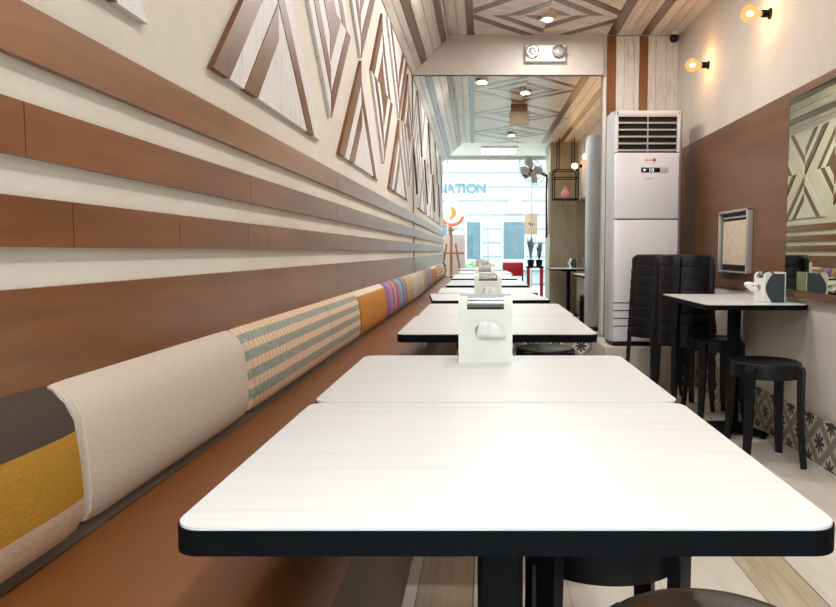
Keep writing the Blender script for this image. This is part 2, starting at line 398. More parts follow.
# planks lying on the cove and the ceiling, running the length of the room
def plank_set(name, m, rows, label):
    bm = bmesh.new()
    for kind, a, b in rows:
        t = 0.012
        if kind == 'slope':      # a,b measured along the slope from its foot
            q = math.sqrt(0.5); P = lambda s, d: (XL + s * q + d * q, 2.6 + s * q - d * q)
            poly = [P(a, 0.0), P(b, 0.0), P(b, t), P(a, t)]
        else: poly = [(a, ZC - 0.002), (b, ZC - 0.002), (b, ZC - 0.002 - t), (a, ZC - 0.002 - t)]
        prism(bm, poly, 1, YW + 0.002, YE - 0.06)
    return struct(fit(bmobj(name, bm, m, None)), label, 'ceiling planks')
SLN = 0.4596
plank_set('trim_2', M['brown_plank'], [('slope', 0.12, 0.185), ('slope', 0.375, 0.43), ('flat', -0.145, -0.09), ('flat', 1.105, 1.186), ('flat', 1.40, 1.475)], 'brown ceiling planks running the length of the room')
plank_set('trim_3', M['wash_y'], [('slope', 0.0, 0.056), ('slope', 0.19, 0.275), ('slope', 0.435, 0.455), ('flat', -0.225, -0.15), ('flat', 1.19, 1.285), ('flat', 1.48, 1.565), ('flat', 1.66, 1.747)], 'pale whitewashed ceiling planks')
plank_set('trim_4', M['wash_y2'], [('slope', 0.06, 0.115), ('slope', 0.28, 0.37), ('flat', -0.32, -0.23), ('flat', 1.29, 1.396), ('flat', 1.57, 1.655)], 'greyed ceiling planks between the pale ones')
# diamond marquetry on the ceiling
bmB, bmW = bmesh.new(), bmesh.new()
CX, A, B_, CL = 0.522, 0.457, 0.46, 1.53
X0, X1 = -0.085, 1.10
def clip(poly, f):
    o = []
    for i, p in enumerate(poly):
        q = poly[(i + 1) % len(poly)]; fp, fq = f(p), f(q)
        if fp >= 0: o.append(p)
        if fp * fq < 0: t = fp / (fp - fq); o.append((p[0] + (q[0] - p[0]) * t, p[1] + (q[1] - p[1]) * t))
    return o
def quad_band(cx, cy, a, b, sx, sy, r0, r1, lims=None):
    if r0 <= 0: poly = [(cx, cy), (cx + sx * a * r1, cy), (cx, cy + sy * b * r1)]
    else: poly = [(cx + sx * a * r0, cy), (cx + sx * a * r1, cy), (cx, cy + sy * b * r1), (cx, cy + sy * b * r0)]
    if lims:
        for ax, lo, hi in lims:
            poly = clip(poly, lambda p: p[ax] - lo)
            if len(poly) >= 3: poly = clip(poly, lambda p: hi - p[ax])
            if len(poly) < 3: return None
    return poly
def fill(bm, poly, axis, a0, a1, gap=0.0):
    if poly and len(poly) >= 3:
        c = [sum(p[0] for p in poly) / len(poly), sum(p[1] for p in poly) / len(poly)]
        pts = []
        for p in poly:
            if not pts or (abs(p[0] - pts[-1][0]) + abs(p[1] - pts[-1][1])) > 1e-5: pts.append(p)
        if len(pts) >= 3: prism(bm, pts, axis, a0, a1)
for cy in (5.89, 4.36, 2.83, 1.30, -.23):
    lim = [(0, X0, X1), (1, max(cy - CL / 2, YW), min(cy + CL / 2, YE - 0.06))]
    for sx in (-1, 1):
        for sy in (-1, 1):
            diag = (sx * sy < 0)
            bands = [('B', 0, .42), ('W', .42, .77), ('B', .77, 1.0), ('W', 1.0, 1.27), ('B', 1.27, 1.52), ('W', 1.52, 3)] if diag else \
                    [('W', 0, .5), ('B', .5, .76), ('W', .76, 1.0), ('W', 1.0, 1.42), ('B', 1.42, 1.66), ('W', 1.66, 3)]
            for k, r0, r1 in bands:
                fill(bmB if k == 'B' else bmW, quad_band(CX, cy, A, B_, sx, sy, r0, r1 - 0.004, lim), 2, ZC - (0.014 if k == 'B' else 0.012), ZC - 0.002)
struct(fit(bmobj('trim_5', bmB, M['brown_plank'], None)), 'brown strips of the ceiling diamonds', 'ceiling strips')
struct(fit(bmobj('trim_6', bmW, M['ceil_panel'], None)), 'pale strips of the ceiling diamonds', 'ceiling strips')

# header beam above the mirror
bm = bmesh.new(); prism(bm, [(XL, 2.59), (1.07, 2.59), (1.07, ZC - 0.001), (-0.30, ZC - 0.001), (XL, 2.6)], 1, YE - 0.055, YE)
struct(fit(bmobj('trim_7', bm, M['header'], None)), 'plain grey header board above the mirror', 'header')
# upright planks on the end wall
def uprights(name, m, rows, label):
    bm = bmesh.new()
    for a, b in rows: box(bm, a, b, YE - 0.02, YE, 0.24, ZC - 0.014)
    return struct(fit(bmobj(name, bm, m, None)), label, 'wall planks')
uprights('trim_8', M['brown_plank_v'], [(1.108, 1.186), (1.40, 1.475)], 'brown upright planks above the air conditioner')
uprights('trim_9', M['wash_v'], [(1.078, 1.105), (1.19, 1.262), (1.265, 1.35), (1.353, 1.397), (1.478, 1.545), (1.548, 1.64), (1.643, 1.747)], 'whitewashed upright planks above the air conditioner')
# horizontal boards on the long wall
bands = [(1.277, 1.354), (1.142, 1.217), (1.016, 1.086), (0.62, 0.958)]
joints = [[3.06], [0.985, 1.93, 3.06, 4.4], [1.09, 1.47, 1.9, 2.06, 2.4, 3.06], [3.06, 4.6]]
for i, ((z0, z1), js) in enumerate(zip(bands, joints)):
    bm = bmesh.new(); ys = [YW] + js + [YE - 0.012]
    for a, b in zip(ys, ys[1:]): box(bm, XL, XL + (0.014 if i < 3 else 0.008), a + 0.0012, b - 0.0012, z0, z1)
    struct(fit(bmobj('trim_%d' % (10 + i), bm, M['board_y'], None)), ['topmost', 'second', 'third', 'lowest and widest'][i] + ' brown board on the long wall', 'wall board')
XL, YE, ZC, YW = NEW
# right wall veneer and tile skirting
bm = bmesh.new()
box(bm, XR - 0.012, XR, 3.70, YE - 0.02, 0.777, 1.835)
box(bm, XR - 0.012, XR, 0.32, 3.70, 1.795, 1.835)
box(bm, XR - 0.03, XR, 0.32, 3.72, 0.777, 0.812)
struct(bmobj('trim_14', bm, M['panel_right'], None), 'brown veneer panelling and mirror ledge on the right wall', 'wall panel')
struct(obox('baseboard_right', M['tile_y'], None, XR - 0.012, XR, 0.302, YE, 0, 0.222), 'patterned tile skirting along the right wall', 'skirting')
struct(obox('baseboard_end', M['tile_x'], None, XL + 0.1, XR - 0.012, YE - 0.03, YE, 0, 0.252), 'patterned tile skirting under the tall mirror', 'skirting')
# khaki pillar near the shopfront
struct(obox('trim_15', M['pillar'], None, 1.16, XR, -0.5, 0.30, 0, ZC), 'khaki plank pillar near the shopfront', 'pillar')

# tall mirror on the end wall
t = obox('wall_mirror', M['mirror'], None, -0.775, 0.775, -0.003, 0.003, -1.098, 1.098)
t.location = (0.190, YE - 0.022, 0.252 + 1.098); t.rotation_euler = (0, 0, math.radians(0.41))
tag(t, 'tall frameless mirror filling the end wall above the tile skirting', 'mirror')
t = obox('wall_mirror', M['mirror_grey'], None, XR - 0.012, XR - 0.002, 0.36, 3.695, 0.814, 1.793)
tag(t, 'wide frameless mirror above the ledge on the right wall', 'mirror')

# shopfront
sf = struct(thing('window_1', '', '', (0, 0, 0)), 'glazed shopfront behind the camera', 'shop window')
bm = bmesh.new()
for x in (-1.88, -0.575, 0.18, 1.0, 1.56): box(bm, x - 0.012, x + 0.012, YF - 0.02, YF + 0.02, 0.04, ZC - .05)
box(bm, XF, XR, YF - 0.03, YF + 0.03, 0, 0.05); box(bm, XF, XR, YF - 0.03, YF + 0.03, ZC - .07, ZC)
bmobj('window_frame', bm, M['grey_plastic'], sf)
for a, b in ((-1.865, -0.59), (-0.56, 0.165), (0.195, 0.985), (1.015, 1.545)):
    obox('pane', M['glass'], sf, a, b, YF - 0.004, YF + 0.004, 0.05, ZC - .07)

# ------------------------------------------------------------------ decorative panels on the long wall
XL, YE, ZC, YW = OLD
def wall_panel(label, cy, cz, a, b, kind):
    """kind: 'rhombus', 'up' (triangle, apex up), 'down'."""
    r = thing('wall_panel', label, 'wall panel', (XL, cy, cz), 0, 'wood diamonds on the long wall')
    segs = []
    for sx in (-1, 1):
        for sy in (-1, 1):
            if kind == 'up' and sy < 0: continue
            if kind == 'down' and sy > 0: continue
            if sx * sy < 0: rows = [('B', .80, 1.0), ('W', .60, .80), ('B', .40, .60), ('W', 0, .40)]
            else: rows = [('W', .80, 1.0), ('B', .62, .80), ('W', 0, .62)]
            if kind == 'rhombus': rows = [('B', .79, 1.0), ('W', .5, .79), ('B', 0, .5)] if sx * sy < 0 else [('W', .79, 1.0), ('B', .56, .79), ('W', .28, .56), ('B', 0, .28)]
            for k, r0, r1 in rows:
                lim = None
                if cy + a > YE - 0.02: lim = [(0, -9, YE - 0.02 - cy)]
                if cy - a < YW: lim = [(0, YW - cy, 9)]
                p = quad_band(0, 0, a, b, sx, sy, r0, r1 - (0.004 if r1 < 1 else 0), lim)
                if p: segs.append((k, p))
    for k, p in segs:
        bm = bmesh.new(); fill(bm, p, 0, 0.001, 0.016 if k == 'B' else 0.014)
        if len(bm.faces): bmobj('brown_strip' if k == 'B' else 'whitewashed_strip', bm, M['brown_strip'] if k == 'B' else M['wash_v'], r)
        else: bm.free()
    fit(r)
ords = ['nearest to the bench end', 'second along the wall', 'third along the wall', 'fourth along the wall, next to the tall mirror']
for i, (cy, a) in enumerate(((0.79, 0.575), (2.22, 0.545), (3.705, 0.59), (5.345, 0.605))):
    wall_panel('brown and whitewashed wood triangle pointing up, ' + ords[i], cy, 1.44, a, 0.555, 'up')
    wall_panel('brown and whitewashed wood triangle pointing down under the cove, ' + ords[i], cy, 2.56, a, 0.555, 'down')
for i, cy in enumerate((1.48, 2.965, 4.5, 6.0)):
    wall_panel('brown and whitewashed wood diamond, ' + ords[i], cy, 2.03, 0.455, 0.465, 'rhombus')

XL, YE, ZC, YW = NEW
# ------------------------------------------------------------------ bench and back cushions
YB0 = 0.24
bn = thing('bench', 'long brown vinyl bench built along the left wall', 'bench', (XL + .21, 3.0, 0))
L0, L1 = YB0 - 3.0, YE - 0.035 - 3.0
pr = [(-0.19, 0.49), (-0.19, 0.615), (0.05, 0.615), (0.09, 0.613), (0.125, 0.605), (0.153, 0.588), (0.166, 0.564), (0.168, 0.53), (0.16, 0.49)]
bm = bmesh.new(); prism(bm, pr, 1, L0, L1); bmobj('seat_cushion', bm, M['vinyl'], bn, True)
obox('base', M['taupe'], bn, -0.19, 0.15, L0 + 0.01, L1, 0.0, 0.488)
obox('back_rail', M['grey_base'], bn, -0.195, -0.168, L0, L1, 0.617, 0.636)
prof = [(-0.0, 0.815), (0.016, 0.809), (0.034, 0.793), (0.047, 0.766), (0.054, 0.71), (0.057, 0.66), (0.054, 0.622), (0.044, 0.604), (0.02, 0.604), (0.0, 0.606)]
def cushion(y0, y1, m, label, puff=1.0):
    bm = bmesh.new(); X = -0.65 + 0.009; rings = []
    n = 14
    for i in range(n + 1):
        t = i / n; y = y0 + (y1 - y0) * t; e = min(t, 1 - t) * (y1 - y0)
        k = 1 - 0.35 * max(0, 1 - e / 0.03) ** 2
        if i == 0 or i == n: k = 0.6
        kk = 1 + 0.015 * math.sin(7 * t + y0 * 3)
        rings.append([bm.verts.new((X + px * k * kk * puff, y, 0.72 + (pz - 0.72) * (0.94 + 0.06 * k))) for px, pz in prof])
        if i in (0, n - 1):
            yy = y0 + 0.012 if i == 0 else y1 - 0.012
            rings.append([bm.verts.new((X + px * 0.93 * puff, yy, 0.72 + (pz - 0.72) * 0.99)) for px, pz in prof])
    for a, b in zip(rings, rings[1:]):
        for k in range(len(prof)): bm.faces.new((a[k], a[(k + 1) % len(prof)], b[(k + 1) % len(prof)], b[k]))
    bm.faces.new(rings[0][::-1]); bm.faces.new(rings[-1])
    o = fit(bmobj('back_cushion', bm, m, None, True)); tag(o, label, 'cushion', 'back cushions along the bench')
ed = [0.30, 1.012, 1.744, 2.70, 3.35, 4.262, 5.389, 5.85, 6.42]
cu = [('fab_mustard', 'back cushion in dark brown, mustard and pinkish bands at the near bench end', 1.09), ('fab_beige', 'plain beige ribbed back cushion beside the mustard one', 1.0),
      ('fab_stripe', 'longer grey and peach striped back cushion beside the beige one', 1.0), ('fab_stripe', 'shorter grey and peach striped back cushion beside the orange one', 0.95),
      ('fab_orange', 'orange back cushion with a cream top edge', 1.0), ('fab_multi', 'back cushion with upright purple, blue and red stripes', 1.0),
      ('fab_tan', 'tan back cushion between the multicoloured and the cream one', 0.97), ('fab_cream', 'cream back cushion touching the tall mirror', 1.0)]
for i, (m, lb, pf) in enumerate(cu): cushion(ed[i] + 0.003, ed[i + 1] - 0.003, M[m], lb, pf)

# ------------------------------------------------------------------ dining tables
def make_table(label, cx, y0, y1, wx, rz=0.0, group='white dining tables along the bench', colx=0.0, col='square'):
    cy = (y0 + y1) / 2; r = thing('dining_table', label, 'table', (cx, cy, 0), rz, group)
    hx, hy = wx / 2, (y1 - y0) / 2; R = 0.028
    bm = bmesh.new(); prism(bm, rrect(-hx + .0015, hx - .0015, -hy + .0015, hy - .0015, R), 2, 0.747, 0.75); bmobj('tabletop', bm, M['laminate'], r)
    bm = bmesh.new(); prism(bm, rrect(-hx, hx, -hy, hy, R), 2, 0.7225, 0.747); bmobj('edge_band', bm, M['black_edge'], r)
    bm = bmesh.new(); box(bm, colx - .03, colx + .03, -.03, .03, 0.03, 0.70, 0.008); box(bm, colx - .11, colx + .11, -.11, .11, 0.70, 0.7215, 0.006)
    bmobj('column', bm, M['black_metal'], r, True)
    for a in range(4):
        bm = bmesh.new(); d = Matrix.Rotation(a * PI / 2 + PI / 4, 4, 'Z')
        ln = min(hx, hy) * 0.8
        ribbon(bm, [[d @ Vector((u, -q, z0)), d @ Vector((u, q, z0)), d @ Vector((u, q, z1)), d @ Vector((u, -q, z1))] for u, q, z0, z1 in ((0.02, .035, 0.012, 0.06), (ln * .5, .03, 0.012, 0.045), (ln, .022, 0.012, 0.028))])
        bm2 = bm
        for v in bm2.verts: v.co.x += colx
        f = bmobj('foot', bm2, M['black_metal'], r)
        bm = bmesh.new(); lathe(bm, [(0.016, 0), (0.016, 0.012)], 12); p = d @ Vector((ln - .02, 0, 0))
        for v in bm.verts: v.co += Vector((p.x + colx, p.y, 0))
        bmobj('foot_pad', bm, M['black_plastic'], f)
    return r
TX, TW = 0.0215, 0.640
make_table('nearest white topped dining table with a black edge, filling the foreground', TX, 0.642, 1.194, TW)
make_table('white topped dining table pushed against the far side of the nearest one', TX, 1.197, 1.742, TW)
make_table('white topped dining table just past the foreground pair and its napkin dispenser', 0.042, 2.20, 2.835, TW)
make_table('white topped dining table with the second napkin dispenser on its far end', 0.050, 2.838, 3.49, TW)
make_table('slightly turned white topped dining table in the middle of the row', 0.012, 3.75, 4.37, TW, 0.10)
make_table('white topped dining table with the third napkin dispenser', 0.02, 4.41, 5.04, TW, 0.02)
make_table('white topped dining table touching the tall mirror', 0.026, 5.40, 5.872, TW)
make_table('small white topped table with black pedestal against the right wall', 1.343, 3.415, 4.29, 0.505, 0, 'side tables', 0.04)

sd_t = make_table('second white topped side table, near the pillar and seen only in the tall mirror', 1.35, 0.44, 1.26, 0.49, 0, 'side tables', 0.04)

# ------------------------------------------------------------------ stools
def make_stool(label, loc, rz=0, seat_m=None, group=None):
    r = thing('stool', label, 'stool', loc, rz, group)
    bm = bmesh.new()
    lathe(bm, [(0.0, 0.430), (0.145, 0.430), (0.150, 0.417), (0.159, 0.417), (0.160, 0.478), (0.158, 0.485), (0.152, 0.489), (0.138, 0.490), (0.128, 0.486), (0.0, 0.484)], 48)
    bmobj('seat', bm, seat_m or M['black_plastic'], r, True)
    for k in range(4):
        d = Matrix.Rotation(k * PI / 2 + PI / 4, 4, 'Z'); bm = bmesh.new(); secs = []
        for z, u, q, th in ((0.478, .156, .020, .006), (0.474, .164, .024, .018), (0.455, .170, .025, .024), (0.40, .170, .024, .024), (0.30, .171, .022, .022), (0.18, .175, .020, .021), (0.08, .184, .018, .020), (0.02, .192, .0165, .020), (0.0, .194, .0165, .020)):
            secs.append([d @ Vector((u - th / 2, -q, z)), d @ Vector((u - th / 2, q, z)), d @ Vector((u + th / 2, q * .85, z)), d @ Vector((u + th / 2, -q * .85, z))])
        ribbon(bm, secs); bmobj('leg', bm, M['black_plastic'], r, True)
    return r
st = make_stool('black stool in front of the side table, nearest the patterned skirting', (1.352, 3.33, 0), 0, None, 'black stools')
dup(st, (1.40, 4.23, 0), 0.1, 'black stool half under the side table, beyond its pedestal')
make_stool('stool with a dark brown seat under the nearest table at the bottom of the photo', (0.312, 0.90, 0), 0, M['dark_seat'], 'black stools')
dup(st, (0.235, 1.36, 0), 0.03, 'black stool tucked under the second table, behind the brown seated one')
dup(st, (0.335, 3.80, 0), 0.1, 'black stool tucked under the turned table in the middle of the row')
nth = ['lowest', 'second from the floor', 'third from the floor', 'fourth from the floor', 'fifth from the floor', 'sixth from the floor', 'seventh from the floor', 'topmost']
for sx, sy, rz, side, lean in ((1.195, 4.90, 0.55, 'left', 0.012), (1.285, 4.47, 0.2, 'right', 0.0)):
    for k in range(8):
        o = dup(st, (sx + lean * k * 0.3, sy, 0.0715 * k), rz + 0.012 * math.sin(k * 2.1), 'black stool in the %s stack beside the air conditioner, %s' % (side, nth[k]), 'black stools stacked by the air conditioner')

# ------------------------------------------------------------------ napkin dispensers
def make_dispenser(label, loc, rz=0, out=0.020, th=0.0015):
    r = thing('napkin_dispenser', label, 'napkin dispenser', loc, rz, 'napkin dispensers')
    W, H, D = 0.063, 0.155, 0.055
    # white front plate with an oval hole and a notched top; faces -Y
    def plate(y0, y1, hole):
        bm = bmesh.new(); HT = H - .030 if hole else H
        out = [(-W, 0), (W, 0), (W, HT), (-W, HT)]
        def loop(p, y): 
            vs = [bm.verts.new((x, y, z)) for x, z in p]; return vs, [bm.edges.new((vs[i], vs[(i + 1) % len(vs)])) for i in range(len(vs))]
        oval = [(.026 * math.cos(t) , .075 + .017 * math.sin(t)) for t in [2 * PI * i / 28 for i in range(28)]]
        sets = []
        for y in (y0, y1):
            vs, es = loop(out, y); hv, he = ([], [])
            if hole: hv, he = loop(oval, y)
            bmesh.ops.triangle_fill(bm, edges=es + he, use_beauty=True); sets.append((vs, hv))
        for q in (0, 1):
            a, b = sets[0][q], sets[1][q]
            for i in range(len(a)): bm.faces.new((a[i], a[(i + 1) % len(a)], b[(i + 1) % len(b)], b[i]))
        return bm
    bmobj('front_plate', plate(-D, -D + .004, True), M['white_plastic'], r)
    sp_ = [(-D, H - .030), (-D + .002, H - .016), (-D + .009, H - .006), (-D + .02, H - .001), (-D + .032, H), (-D + .032, H - .004), (-D + .021, H - .005), (-D + .012, H - .009), (-D + .006, H - .018), (-D + .004, H - .030)]
    for s in (-1, 1):
        bm = bmesh.new(); prism(bm, sp_, 0, *sorted((s * .043, s * W))); bmobj('shoulder', bm, M['white_plastic'], r)
    bmobj('back_plate', plate(D - .004, D, False), M['white_plastic'], r)
    # black side walls, bowed like a letter D and slightly inset
    for s in (-1, 1):
        x = s * (W - .004); bm = bmesh.new()
        pts = [(D - .005, 0), (D - .005, H - .008)] + [(-.012 - .036 * math.sin(PI * k / 12), (H - .008) * (1 - k / 12)) for k in range(13)]
        prism(bm, pts, 0, x - .002, x + .002); bmobj('side_panel', bm, M['slate'], r)
        bm = bmesh.new(); pts = [(-D + .004, 0), (-D + .004, H - .028), (-D + .007, H - .018), (-D + .013, H - .009), (-D + .021, H - .005)] + [(-.013 - .036 * math.sin(PI * k / 12), (H - .006) * (1 - k / 12)) for k in range(13)]
        prism(bm, pts, 0, x - .0015, x + .0015); bmobj('side_cheek', bm, M['white_plastic'], r)
    bm = bmesh.new(); box(bm, -W + .010, W - .010, -D + .012, D - .006, .004, H - .034); bmobj('napkin_stack', bm, M['tissue'], r)
    obox('slot_lining', M['slot'], r, -.046, .046, -.038, D - .006, H - .033, H - .026)
    bm = bmesh.new(); box(bm, -.05, .05, -.040, -.032, H - .020, H - .012, .002); box(bm, -.05, .05, -.012, -.004, H - .014, H - .006, .002); bmobj('slot_bar', bm, M['chrome'], r)
    # crumpled tissue pulled out of the oval
    bm = bmesh.new(); NU, NV = 12, 10; g = []
    for i in range(NU + 1):
        row = []
        for j in range(NV + 1):
            u, v = i / NU, j / NV
            ang = -0.5 + 1.3 * u
            rad = 0.008 + 0.052 * v * (1 - 0.25 * abs(math.sin(3 * u)))
            x = -0.004 + rad * math.sin(ang) * 0.95 + 0.012 * v
            z = 0.083 + 0.022 * math.sin(PI * v * 0.9) * math.cos(ang * .8) - 0.030 * v * v
            y = -D - .002 - out * math.sin(PI * min(1, v * 0.85)) - 0.004 * math.sin(9 * u + 3 * v)
            row.append(bm.verts.new((x, y, z)))
        g.append(row)
    for i in range(NU):
        for j in range(NV): bm.faces.new((g[i][j], g[i + 1][j], g[i + 1][j + 1], g[i][j + 1]))
    o = bmobj('tissue', bm, M['tissue'], r, True)
    md = o.modifiers.new('thickness', 'SOLIDIFY'); md.thickness = th; md.offset = 0
    return r
nd = make_dispenser('white napkin dispenser on the far end of the foreground tables', (0.0035, 1.68, 0.75))
dup(nd, (0.018, 3.30, 0.75), 0.02, 'second white napkin dispenser down the table row')
dup(nd, (0.006, 4.78, 0.75), 0.0, 'third white napkin dispenser down the table row')
dup(nd, (0.022, 5.66, 0.75), PI + 0.05, 'napkin dispenser nearest the tall mirror, turned away from the camera')
dup(nd, (1.48, 0.72, 0.75), -PI / 2, 'white napkin dispenser on the side table near the pillar')
make_dispenser('white napkin dispenser with slate side on the side table by the right wall', (1.478, 3.62, 0.75), -PI / 2 + 0.05, 0.065, 0.012)

# ------------------------------------------------------------------ air conditioner
tag(obox('plinth', M['plinth'], None, 0.90, XR - 0.016, 5.16, 5.80, 0.001, 0.30, 0.006), 'low beige plinth under the floor air conditioner', 'plinth')
ac = thing('air_conditioner', 'tall white floor standing air conditioner with black louvres', 'air conditioner', (1.208, 5.40, 0.301))
W = 0.265; F = -0.20
obox('base', M['black_plastic'], ac, -.24, .24, F + .03, .18, 0, 0.035, 0.008)
bm = bmesh.new(); prism(bm, rrect(-W, W, F + .035, .11, 0.05), 2, 0.035, 1.80); bmobj('cabinet', bm, M['grey_plastic'], ac, True)
bm = bmesh.new(); box(bm, -W + .02, W - .035, F, F + .06, 0.038, 0.975, 0.012, 3)
lp = bmobj('lower_panel', bm, M['white_gloss'], ac, True)
for z in (0.335, 0.275, 0.215, 0.155):
    obox('groove', M['slot'], lp, -W + .022, W - .037, F - .0008, F + .01, z, z + .008)
up = obox('upper_panel', M['white_gloss'], ac, -W + .02, W - .035, F, F + .06, 0.983, 1.485, 0.012, 3)
bm = bmesh.new()
x0, x1 = -W + .02, W - .035
box(bm, x0, x0 + .022, F, F + .06, 1.487, 1.80, .004); box(bm, x1 - .022, x1, F, F + .06, 1.487, 1.80, .004); box(bm, x0, x1, F, F + .06, 1.76, 1.80, .008)
gr = bmobj('grille_frame', bm, M['white_gloss'], ac, True)
obox('grille_cavity', M['slot'], gr, x0 + .02, x1 - .02, F + .03, F + .05, 1.487, 1.765)
for k in range(6):
    bm = bmesh.new(); z = 1.495 + k * .0515
    prism(bm, [(F + .002, z), (F + .028, z + .012), (F + .028, z + .018), (F + .002, z + .012)], 0, x0 + .022, x1 - .022); bmobj('louvre', bm, M['silver'], gr)
bm = bmesh.new()
for k in range(5): lathe(bm, [(.006, 0), (.008, .008), (.004, .016)], 10, (x0 + x1) / 2, F + .012, None)
for i, v in enumerate(bm.verts): pass
bm.free()
bm = bmesh.new(); box(bm, (x0 + x1) / 2 - .004, (x0 + x1) / 2 + .004, F + .004, F + .02, 1.49, 1.765, .002); bmobj('vane_link', bm, M['silver'], gr)
dp = obox('display', M['display'], up, -.055, .085, F - .003, F + .01, 1.335, 1.372, .002)
obox('button_pad', M['grey_plastic'], up, .088, .145, F - .003, F + .01, 1.333, 1.374, .002)
def text_mesh(txt, size, ex, m, parent, mx, name, off=0.0):
    c = bpy.data.curves.new(name, 'FONT'); c.body = txt; c.size = size; c.extrude = ex; c.offset = off; c.align_x = 'LEFT'; c.resolution_u = 4
    tmp = bpy.data.objects.new(name, c); COL.objects.link(tmp); bpy.context.view_layer.update()
    me = bpy.data.meshes.new_from_object(tmp.evaluated_get(bpy.context.evaluated_depsgraph_get())); bpy.data.objects.remove(tmp)
    me.transform(mx); return link(name, me, m, parent)
text_mesh('10', .040, .0008, M['digit'], dp, Matrix.Translation((0.0, F - .0042, 1.339)) @ Matrix.Rotation(PI / 2, 4, 'X'), 'digits')
bm = bmesh.new(); lathe(bm, [(.009, -.0008), (.009, .0008)], 8, 0, 0, Matrix.Translation((-.03, F - .0042, 1.354)) @ Matrix.Rotation(PI / 2, 4, 'X')); bmobj('mode_icon', bm, M['digit'], dp)
bm = bmesh.new(); lathe(bm, [(.011, -.001), (.011, .001)], 20, 0, 0, Matrix.Translation((.042, F - .002, 1.428)) @ Matrix.Rotation(PI / 2, 4, 'X')); bmobj('badge_dot', bm, M['red_mark'], up)
obox('badge_line', M['grey_mark'], up, -.03, .028, F - .002, F + .01, 1.424, 1.432)
obox('model_mark', M['grey_mark'], up, -.03, .03, F - .002, F + .01, 1.285, 1.291)

ac.scale = (1, 1, .965)
# ------------------------------------------------------------------ fittings on header, ceiling and right wall
em = thing('emergency_light', 'twin lamp emergency light box on the header above the mirror', 'emergency light', (0.545 * K, YE - 0.052, kz(2.765)))
em.scale = (.93, .93, .93)
obox('housing', M['white_plastic'], em, -.175, .175, -.05, 0, -.07, .07, .008)
for s in (-1, 1):
    bm = bmesh.new(); mx = Matrix.Translation((s * .115, -.05, .01)) @ Matrix.Rotation(PI / 2, 4, 'X')
    lathe(bm, [(.055, -.002), (.058, .02), (.05, .028), (.047, .014)], 28, 0, 0, mx); hd = bmobj('lamp_head', bm, M['chrome'], em, True)
    bm = bmesh.new(); lathe(bm, [(.046, .006), (.03, .02), (0, .024)], 24, 0, 0, mx); bmobj('lens', bm, M['silver'], hd, True)
bm = bmesh.new(); tube(bm, [(0.02, -.02, .07), (0.02, -.022, .12), (0.03, -.022, ZC - kz(2.765) - .012)], .008, 8); bmobj('cable', bm, M['grey_plastic'], em, True)
cc = thing('security_camera', 'small black security camera in the corner above the air conditioner', 'camera', (1.535, 5.78, ZC - .013))
cc.scale = (.8, .8, .8)
obox('bracket', M['white_plastic'], cc, -.03, .025, -.03, .03, -.03, 0, .006)
bm = bmesh.new(); lathe(bm, [(0, -.105), (.025, -.1), (.042, -.08), (.046, -.06), (.04, -.035), (.02, -.03)], 24); bmobj('housing', bm, M['black_plastic'], cc, True)
for v in cc.children[-1].data.vertices: v.co.x -= .005

def downlight(label, x, y, real=True, zc=ZC - .0145, e=LAMP_W):
    r = thing('downlight', label, 'ceiling light', (x, y, zc), 0.6 if real else 0, 'ceiling downlights')
    bm = bmesh.new(); prism(bm, rrect(-.05, .05, -.05, .05, .012, 3), 2, -.028, 0); bmobj('frame', bm, M['chrome'], r)
    bm = bmesh.new(); lathe(bm, [(.036, -.034), (.036, -.029)], 24); bmobj('lens', bm, M['lamp'], r)
    l = area('downlight_lamp', (0, 0, -.042), (0, 0, 0), .09, 0, e, (1, .985, .965), disk=True); l.parent = r
for i, y in enumerate((5.89, 4.36, 2.83, 1.30)):
    downlight(['square ceiling downlight in the diamond next to the header', 'square ceiling downlight in the second diamond from the header', 'square ceiling downlight in the third diamond from the header', 'square ceiling downlight in the diamond nearest the shopfront'][i], CX * K, y * K, e=(11, 20, 16, 6)[i])
for i, y in enumerate((4.88 * K,)):
    downlight('small ceiling downlight over the tables, ' + 'nearest the tall mirror', 0.0, y, e=12)
for lb, x in (('added square ceiling light panel in the front bay near the pillar', 0.35), ('added square ceiling light panel on the left side of the front bay', -0.9)):  # large panels added behind the camera for soft, even fill light
    r = thing('added_ceiling_light', lb, 'ceiling light', (x, -0.55, ZC - .001), 0, 'added front bay ceiling lights')
    obox('frame', M['white_plastic'], r, -.32, .32, -.32, .32, -.03, 0, .004); obox('diffuser', M['fill_panel'], r, -.30, .30, -.30, .30, -.033, -.0305)
    l = area('fill_panel_lamp', (0, 0, -.04), (0, 0, 0), .58, .58, FRONT_FILL_W, (.97, .985, 1)); l.parent = r
hb = thing('hanging_sign', 'tan sign box hanging from the ceiling over the tables', 'sign', (0.505 * K, 3.5 * K, ZC - .0145))
obox('box', M['brown_box'], hb, -.115, .115, -.03, .03, -.235, -.075, .006); obox('mount', M['easel'], hb, -.10, .10, -.035, .035, -.07, 0, .004)
tag(obox('ceiling_vent', M['grey_plastic'], None, 1.10, 1.17, 2.0, 2.4, ZC - .03, ZC - .0145), 'slim grey vent on the ceiling near the right wall', 'vent')

